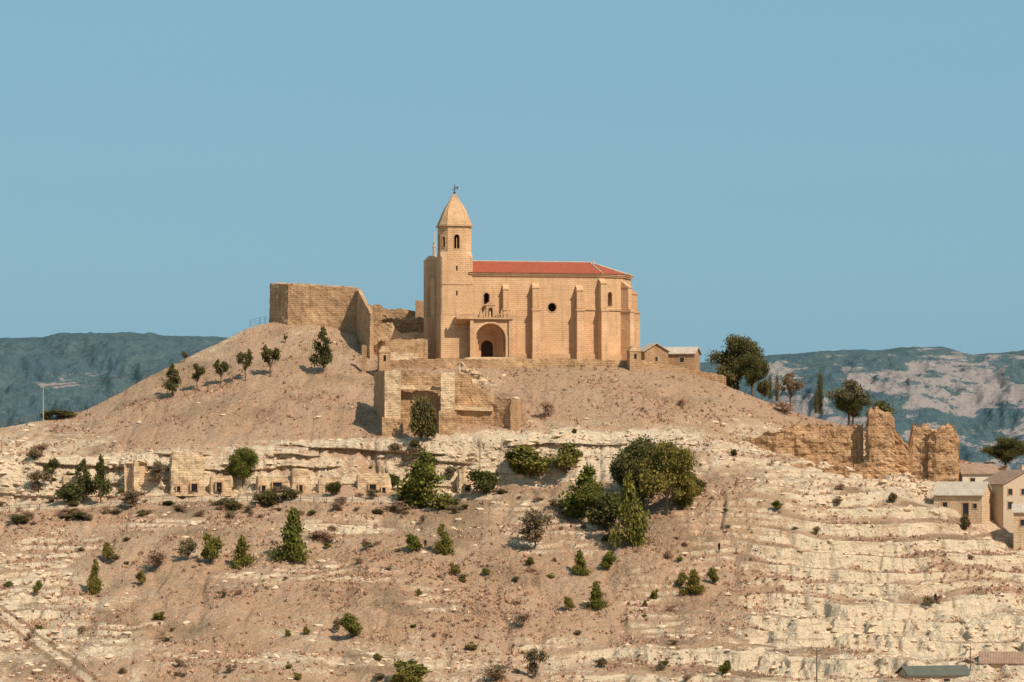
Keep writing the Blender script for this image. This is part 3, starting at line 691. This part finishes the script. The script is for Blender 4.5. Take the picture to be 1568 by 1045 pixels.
T['pine']=[mk_tree(s,13,.055,2000,.3,.36,.36,.145,F_dark,'round') for s in(8,9,10)]
T['ppin']=[mk_tree(s,15,.055,2400,.2,.38,.22,.15,F_dark,'cone') for s in(28,29)]
T['tree']=[mk_tree(s,24,.034,14000,.15,.35,.1,.17,F_green) for s in(11,12)]
T['tred']=[mk_tree(s,24,.034,14000,.15,.35,.1,.17,F_dark) for s in(31,)]
T['big']=[mk_tree(s,40,.024,24000,.2,.36,.16,.145,F_dark) for s in(33,)]
T['thin']=[mk_tree(s,16,.04,2600,.25,.36,.2,.145,F_olive) for s in(14,15)]
T['cyp']=[mk_tree(16,14,.05,4500,.05,.1,.03,.42,F_dark,'col')]
T['olv']=[mk_tree(s,10,.06,2200,0,.33,.05,.2,F_olive) for s in(17,18)]
T['brn']=[mk_tree(s,10,.055,1400,0,.33,.02,.2,F_brown) for s in(19,20)]
NM={'bush':'green_bush','dark':'juniper_bush','conb':'young_pine_tree','pine':'pine_tree','ppin':'pine_tree','tree':'oak_tree','tred':'holm_oak_tree','big':'broadleaf_tree','thin':'almond_tree','cyp':'cypress_tree','olv':'olive_shrub','brn':'dry_bush'}
def plant(kind,px,py,w,h,Y=None):
    if Y is None: p=ground(px,py);
    else: p=Vector((PX(px,Y),Y,PZ(py,Y)))
    s=K*p.y
    o=bpy.data.objects.new(NM[kind],rnd.choice(T[kind]));coll.objects.link(o)
    o.location=(p.x,p.y,p.z-.1);o.scale=(w*s*1.06,w*s*1.06,h*s*1.04);o.rotation_euler=(0,0,rnd.random()*6.28)
for a in [('ppin',265,607,40,50),('pine',302,599,32,42),('pine',338,592,30,42),('pine',376,584,32,50),('pine',413,578,38,50),('ppin',495,572,46,72),
 ('pine',283,556,12,18),('pine',437,527,10,14),
 ('tree',372,742,56,58),('conb',650,777,90,86),('dark',740,758,60,44),('bush',812,735,88,58),('bush',868,728,56,54),('bush',795,728,40,34),
 ('tred',985,780,104,116),('tree',1022,790,94,112),('tred',960,775,60,96),('tree',1045,780,60,70),('conb',900,792,80,80),('dark',930,812,74,66),('conb',962,836,60,112),('tree',905,800,66,60),('olv',820,838,76,64),
 ('conb',450,860,62,82),('conb',371,868,44,48),('bush',322,864,42,52),('olv',288,860,34,36),('bush',166,861,28,34),('conb',145,910,28,54),('bush',57,912,18,26),('bush',218,896,22,24),
 ('bush',633,846,34,32),('conb',678,848,38,46),('conb',887,880,34,38),('bush',930,874,30,34),('conb',1062,910,42,38),('bush',1093,897,22,30),('bush',1043,900,22,26),
 ('conb',912,934,36,44),('bush',870,936,22,26),('bush',643,914,14,14),('bush',744,881,16,18),('bush',697,882,22,22),('bush',538,979,42,44),('olv',518,968,24,24),('bush',470,972,16,14),('bush',1192,781,22,17),('bush',1110,1036,26,28),('bush',622,1062,76,48),
 ('dark',645,680,48,82),('dark',655,676,40,50),
 ('ppin',128,770,48,66),('ppin',155,772,38,76),('dark',105,772,48,32),('olv',60,756,36,40),('pine',78,742,30,40),('dark',410,776,44,28),('olv',245,742,38,40),('olv',205,775,54,28),('olv',432,770,28,30),('dark',512,760,28,26),
 ('bush',440,1025,12,12),('bush',1040,860,12,10),('bush',988,930,10,12),('bush',1002,918,16,18),('bush',440,976,12,14),('dark',1365,770,16,16),
 ('big',1130,606,92,98,604),('big',1152,608,56,70,598),('dark',1112,606,50,50,600),('thin',1210,630,50,64,592),('dark',1170,610,24,32,598),('cyp',1256,633,12,54,586),('cyp',1179,610,7,30,600),('cyp',1190,614,8,34,600),('cyp',1249,632,8,26,590),
 ('thin',1300,650,76,74,584),('big',1306,654,60,62,585),('dark',1350,655,44,44,575),('brn',1200,632,44,20),
 ('big',1540,722,80,56,575),('dark',1512,742,26,24,560),('dark',1480,812,18,26),('dark',1556,806,20,22),
 ('brn',1046,622,20,14),('brn',985,630,10,8),('brn',840,638,32,30),('dark',1124,700,12,14),('dark',880,664,9,8),
 ('dark',95,640,60,14),('dark',70,643,22,14),('olv',52,706,24,20),('brn',60,700,40,24),
 ('dark',660,720,30,22),('dark',600,745,26,22),('olv',690,735,26,24),('dark',636,690,24,18),('brn',640,700,60,20),('brn',600,690,36,16),
 ('olv',820,1040,36,52),('brn',760,1040,60,30),('brn',800,960,40,24),('brn',500,830,70,22),('brn',240,870,54,28),('dark',1062,760,40,30),('conb',1045,775,40,60)]:
    plant(*a)
for i in range(150):
    px=rnd.uniform(-20,1590);py=rnd.uniform(700,1060)
    if px>1100 and py>820 and rnd.random()<.7:continue
    k=rnd.choice(['olv','brn','brn','bush','brn','olv','brn']);w=rnd.uniform(7,24)
    if py<765 and px<900:w*=.7
    plant(k,px,py,w,w*rnd.uniform(.4,.8))
for i in range(62):
    px=rnd.uniform(-20,900);py=np.interp(px,[0,260,600,860],[780,764,764,750])+rnd.uniform(-4,30)
    w=rnd.uniform(12,32);plant(rnd.choice(['olv','dark','olv','brn','brn']),px,py,w,w*rnd.uniform(.3,.6))
def samp(n,fn):
    rr=R.randint(r0,r1-6,size=n*3);cc_=R.randint(20,len(U)-20,size=n*3)
    w=fn(rr,cc_);keep=R.rand(len(rr))<w;rr=rr[keep][:n];cc_=cc_[keep][:n]
    return np.stack([GX[rr,cc_],GYd[rr,cc_],Z[rr,cc_]],1)
dens=fbm(GX+700,GY,3,1/7.)
Pt=samp(46000,lambda r,c:np.clip((dens[r,c]-.35)*2.4,0.08,1)*(1-.7*riser[r,c])*(1-pth[r,c])*(1-.85*cut[r,c]))
n=len(Pt);nb_=6
ang=R.rand(n,nb_)*6.28;hh=(R.rand(n)**4*.45+.12)[:,None]*(.6+.6*R.rand(n,nb_));ww=hh*.9
bx_=Pt[:,None,0]+np.cos(ang)*ww*.2;by_=Pt[:,None,1]+np.sin(ang)*ww*.2;bz_=np.broadcast_to(Pt[:,None,2]-.05,ang.shape)
v0=np.stack([bx_-np.sin(ang)*ww*.45,by_+np.cos(ang)*ww*.45,bz_],-1);v1=np.stack([bx_+np.sin(ang)*ww*.45,by_-np.cos(ang)*ww*.45,bz_],-1)
v2=np.stack([bx_+np.cos(ang)*ww*.6,by_+np.sin(ang)*ww*.6,bz_+hh],-1)
V=np.stack([v0,v1,v2],2).reshape(-1,3);F=np.arange(len(V)).reshape(-1,3)
mi=np.repeat((R.rand(n)<.3).astype(int),nb_)
o=bpy.data.objects.new('dry_grass',npmesh('dry_grass',V,F,[F_straw,F_brush],mi=mi));coll.objects.link(o)
ph=(1+5**.5)/2
ico=np.array([(-1,ph,0),(1,ph,0),(-1,-ph,0),(1,-ph,0),(0,-1,ph),(0,1,ph),(0,-1,-ph),(0,1,-ph),(ph,0,-1),(ph,0,1),(-ph,0,-1),(-ph,0,1)])/1.9
icf=np.array([(0,11,5),(0,5,1),(0,1,7),(0,7,10),(0,10,11),(1,5,9),(5,11,4),(11,10,2),(10,7,6),(7,1,8),(3,9,4),(3,4,2),(3,2,6),(3,6,8),(3,8,9),(4,9,5),(2,4,11),(6,2,10),(8,6,7),(9,8,1)])
Ps=samp(10000,lambda r,c:np.clip((pal[r,c]-.28)*1.7,0.015,1))
n=len(Ps);sz=(.09+.5*R.rand(n)**6)[:,None,None]
V=(ico[None]*(1+.35*R.normal(size=(n,12,3)))*sz*np.array([1.3,1.1,.65])+Ps[:,None,:]).reshape(-1,3)
F=(icf[None]+12*np.arange(n)[:,None,None]).reshape(-1,3)
M_rock=simple('limestone',(0.64,0.47,0.31),.95,var=.3,scale=.8)
o=bpy.data.objects.new('scattered_rocks',npmesh('scattered_rocks',V,F,[M_rock]));coll.objects.link(o)
# ---------------------------------------------------------------- small things
def pole(name,px,py,hpx,Y=None,arm=True,r=.14,mat=None):
    p=ground(px,py) if Y is None else Vector((PX(px,Y),Y,PZ(py,Y)))
    h=hpx*K*p.y;mb=MB();mb.seg((0,0,-.5),(0,0,h),r,r*.7,8)
    if arm:
        mb.seg((-.6,0,h*.93),(.6,0,h*.93),.05,.05)
        for x in(-.5,0,.5):mb.seg((x,0,h*.93),(x,0,h*.93+.25),.05,.04)
    else:
        mb.seg((0,0,h),(.7,0,h+.1),.05,.04);mb.box(.55,1.0,-.12,.12,h,h+.14)
    return mb.obj(name,mat or M_metal,loc=p),p,h
M_pole=simple('concrete_pole',(0.36,0.33,0.29),.9)
o,pa,ha=pole('utility_pole',66,646,58,mat=M_pole,r=.11)
pole('street_lamp',1409,722,44,541,False,.07);pole('utility_pole',1250,1048,52,mat=M_trunk,r=.1);pole('utility_pole',1486,1050,60,446,mat=M_trunk,r=.1)
pole('street_lamp',228,578,20,r=.06,arm=False)
a=Vector((pa.x,pa.y,pa.z+ha*.93))
for name,bb in(('power_cable',Vector((PX(232,604),604,PZ(566,604)))),('power_cable',Vector((PX(-90,560),560,PZ(640,560))))):
    for dx in(-.5,.5):
        mb=MB();prev=a+Vector((dx,0,0));nn=14
        for i in range(1,nn+1):
            t=i/nn;q=a.lerp(bb,t)+Vector((dx,0,-1.6*4*t*(1-t)*.35));mb.seg(prev,q,.035,.035,4);prev=q
        mb.obj(name,M_metal)
def fence(name,pts,h=1.0,rails=2,sp=2.2,r=.05,mat=M_trunk):
    mb=MB();prev=None
    for a,b2 in zip(pts[:-1],pts[1:]):
        L=(b2-a).length;n=max(1,int(L/sp))
        for i in range(n+1):
            q=a.lerp(b2,i/n)
            mb.seg(q-Vector((0,0,.3)),q+Vector((0,0,h)),r,r,5)
            if prev is not None and (q-prev).length>.1:
                for k in range(rails):
                    z=h*(.95-.45*k);mb.seg(prev+Vector((0,0,z)),q+Vector((0,0,z)),r*.6,r*.6,4)
            prev=q
    mb.obj(name,mat)
fence('wooden_fence',[ground(x,y) for x,y in[(0,784),(60,781),(130,777),(190,774),(250,770),(310,769)]])
fence('wooden_fence',[ground(x,y) for x,y in[(340,769),(400,769),(460,769),(520,770),(580,771)]])
fence('iron_railing',[Vector((PX(x,617),617,PZ(y,617))) for x,y in[(383,499),(398,495),(414,492)]],1.1,3,1.0,.05,M_metal)
fence('iron_railing',[ground(x,y) for x,y in[(60,643),(90,637),(126,629)]],1.1,3,1.2,.05,M_metal)
fence('wooden_fence',[ground(x,y) for x,y in[(0,657),(30,650),(58,645)]],1.1,2,1.6,.06)
fence('wooden_fence',[ground(x,y) for x,y in[(135,629),(180,607),(225,582)]],1.0,1,2.0,.05)
# people
def person_mesh(walk):
    J={'pel':(0,0,.95,.15,.11),'che':(0,0,1.3,.17,.12),'nk':(0,0,1.5,.06,.06),'hd':(0,-.02,1.6,.09,.10),'ht':(0,-.01,1.74,.075,.085),
       'shl':(-.19,0,1.43,.065,.065),'ell':(-.27,.05*walk,1.15,.05,.05),'hal':(-.25,-.12*walk,.9,.04,.04),'shr':(.19,0,1.43,.065,.065),'elr':(.27,-.05,1.15,.05,.05),'har':(.25,-.2*walk,.92,.04,.04),
       'hil':(-.1,0,.9,.1,.1),'knl':(-.11,-.16*walk,.5,.07,.07),'anl':(-.11,-.18*walk,.08,.05,.05),'tol':(-.12,-.34*walk-.05,.04,.04,.035),
       'hir':(.1,0,.9,.1,.1),'knr':(.11,.05*walk,.5,.07,.07),'anr':(.11,.3*walk,.1,.05,.05),'tor':(.12,.2*walk-.05,.04,.04,.035)}
    ks=list(J);ed=[('pel','che'),('che','nk'),('nk','hd'),('hd','ht'),('che','shl'),('shl','ell'),('ell','hal'),('che','shr'),('shr','elr'),('elr','har'),('pel','hil'),('hil','knl'),('knl','anl'),('anl','tol'),('pel','hir'),('hir','knr'),('knr','anr'),('anr','tor')]
    me=bpy.data.meshes.new('p');me.from_pydata([J[k][:3] for k in ks],[(ks.index(a),ks.index(b2)) for a,b2 in ed],[])
    o=bpy.data.objects.new('p',me);coll.objects.link(o)
    o.modifiers.new('s','SKIN')
    for i,k in enumerate(ks):me.skin_vertices[0].data[i].radius=J[k][3:5]
    me.skin_vertices[0].data[0].use_root=True
    o.modifiers.new('u','SUBSURF').levels=1
    bpy.context.view_layer.update()
    r=bpy.data.meshes.new_from_object(o.evaluated_get(bpy.context.evaluated_depsgraph_get()))
    bpy.data.objects.remove(o)
    r.materials.clear();r.materials.append(M_cloth);r.materials.append(M_skin)
    for p in r.polygons:
        c=p.center
        if (c.z>1.56 and c.y<0.0 and c.z<1.7) or (c.z<.94 and c.z>.82 and abs(c.x)>.2):p.material_index=1
    return r
pm=[person_mesh(1.0),person_mesh(.25)]
for i,(px,py,hp) in enumerate([(336,762,16),(427,774,17),(652,842,17),(1101,849,17),(1432,925,16)]):
    o=bpy.data.objects.new('person',pm[i%2]);coll.objects.link(o);o.location=ground(px,py)-Vector((0,0,.03));o.rotation_euler=(0,0,rnd.uniform(-1.2,1.2))
# ---------------------------------------------------------------- light, sky, camera
az=math.radians(42);el=math.radians(46)
sd=Vector((math.sin(az)*math.cos(el),-math.cos(az)*math.cos(el),math.sin(el)))
L=bpy.data.lights.new('sun','SUN');L.energy=5.0;L.angle=math.radians(.5);L.color=(1,.90,.76)
lo=bpy.data.objects.new('sun',L);coll.objects.link(lo);lo.rotation_euler=sd.to_track_quat('Z','Y').to_euler();lo.location=(100,-100,200)
w=bpy.data.worlds.new('World');scene.world=w;w.use_nodes=True;nt=w.node_tree
bg=nt.nodes['Background'];bg.inputs[1].default_value=0.1
sk=N(nt,'ShaderNodeTexSky',sky_type='NISHITA');sk.sun_disc=False;sk.sun_elevation=el
sk.sun_rotation=math.atan2(sd.x,sd.y);sk.air_density=1.0;sk.dust_density=1.8
c=mixc(nt,0.82,sk.outputs[0],(2.30,4.55,5.85));nt.links.new(c,bg.inputs[0])
cam=bpy.data.cameras.new('camera');cam.sensor_width=36;cam.lens=36/(1568*K);cam.shift_y=(HZ-522.5)/1568
cam.clip_end=100000;cam.clip_start=1
co=bpy.data.objects.new('camera',cam);coll.objects.link(co);co.rotation_euler=(math.radians(90),0,0);scene.camera=co
scene.view_settings.view_transform='Standard';scene.view_settings.look='None';scene.view_settings.exposure=0
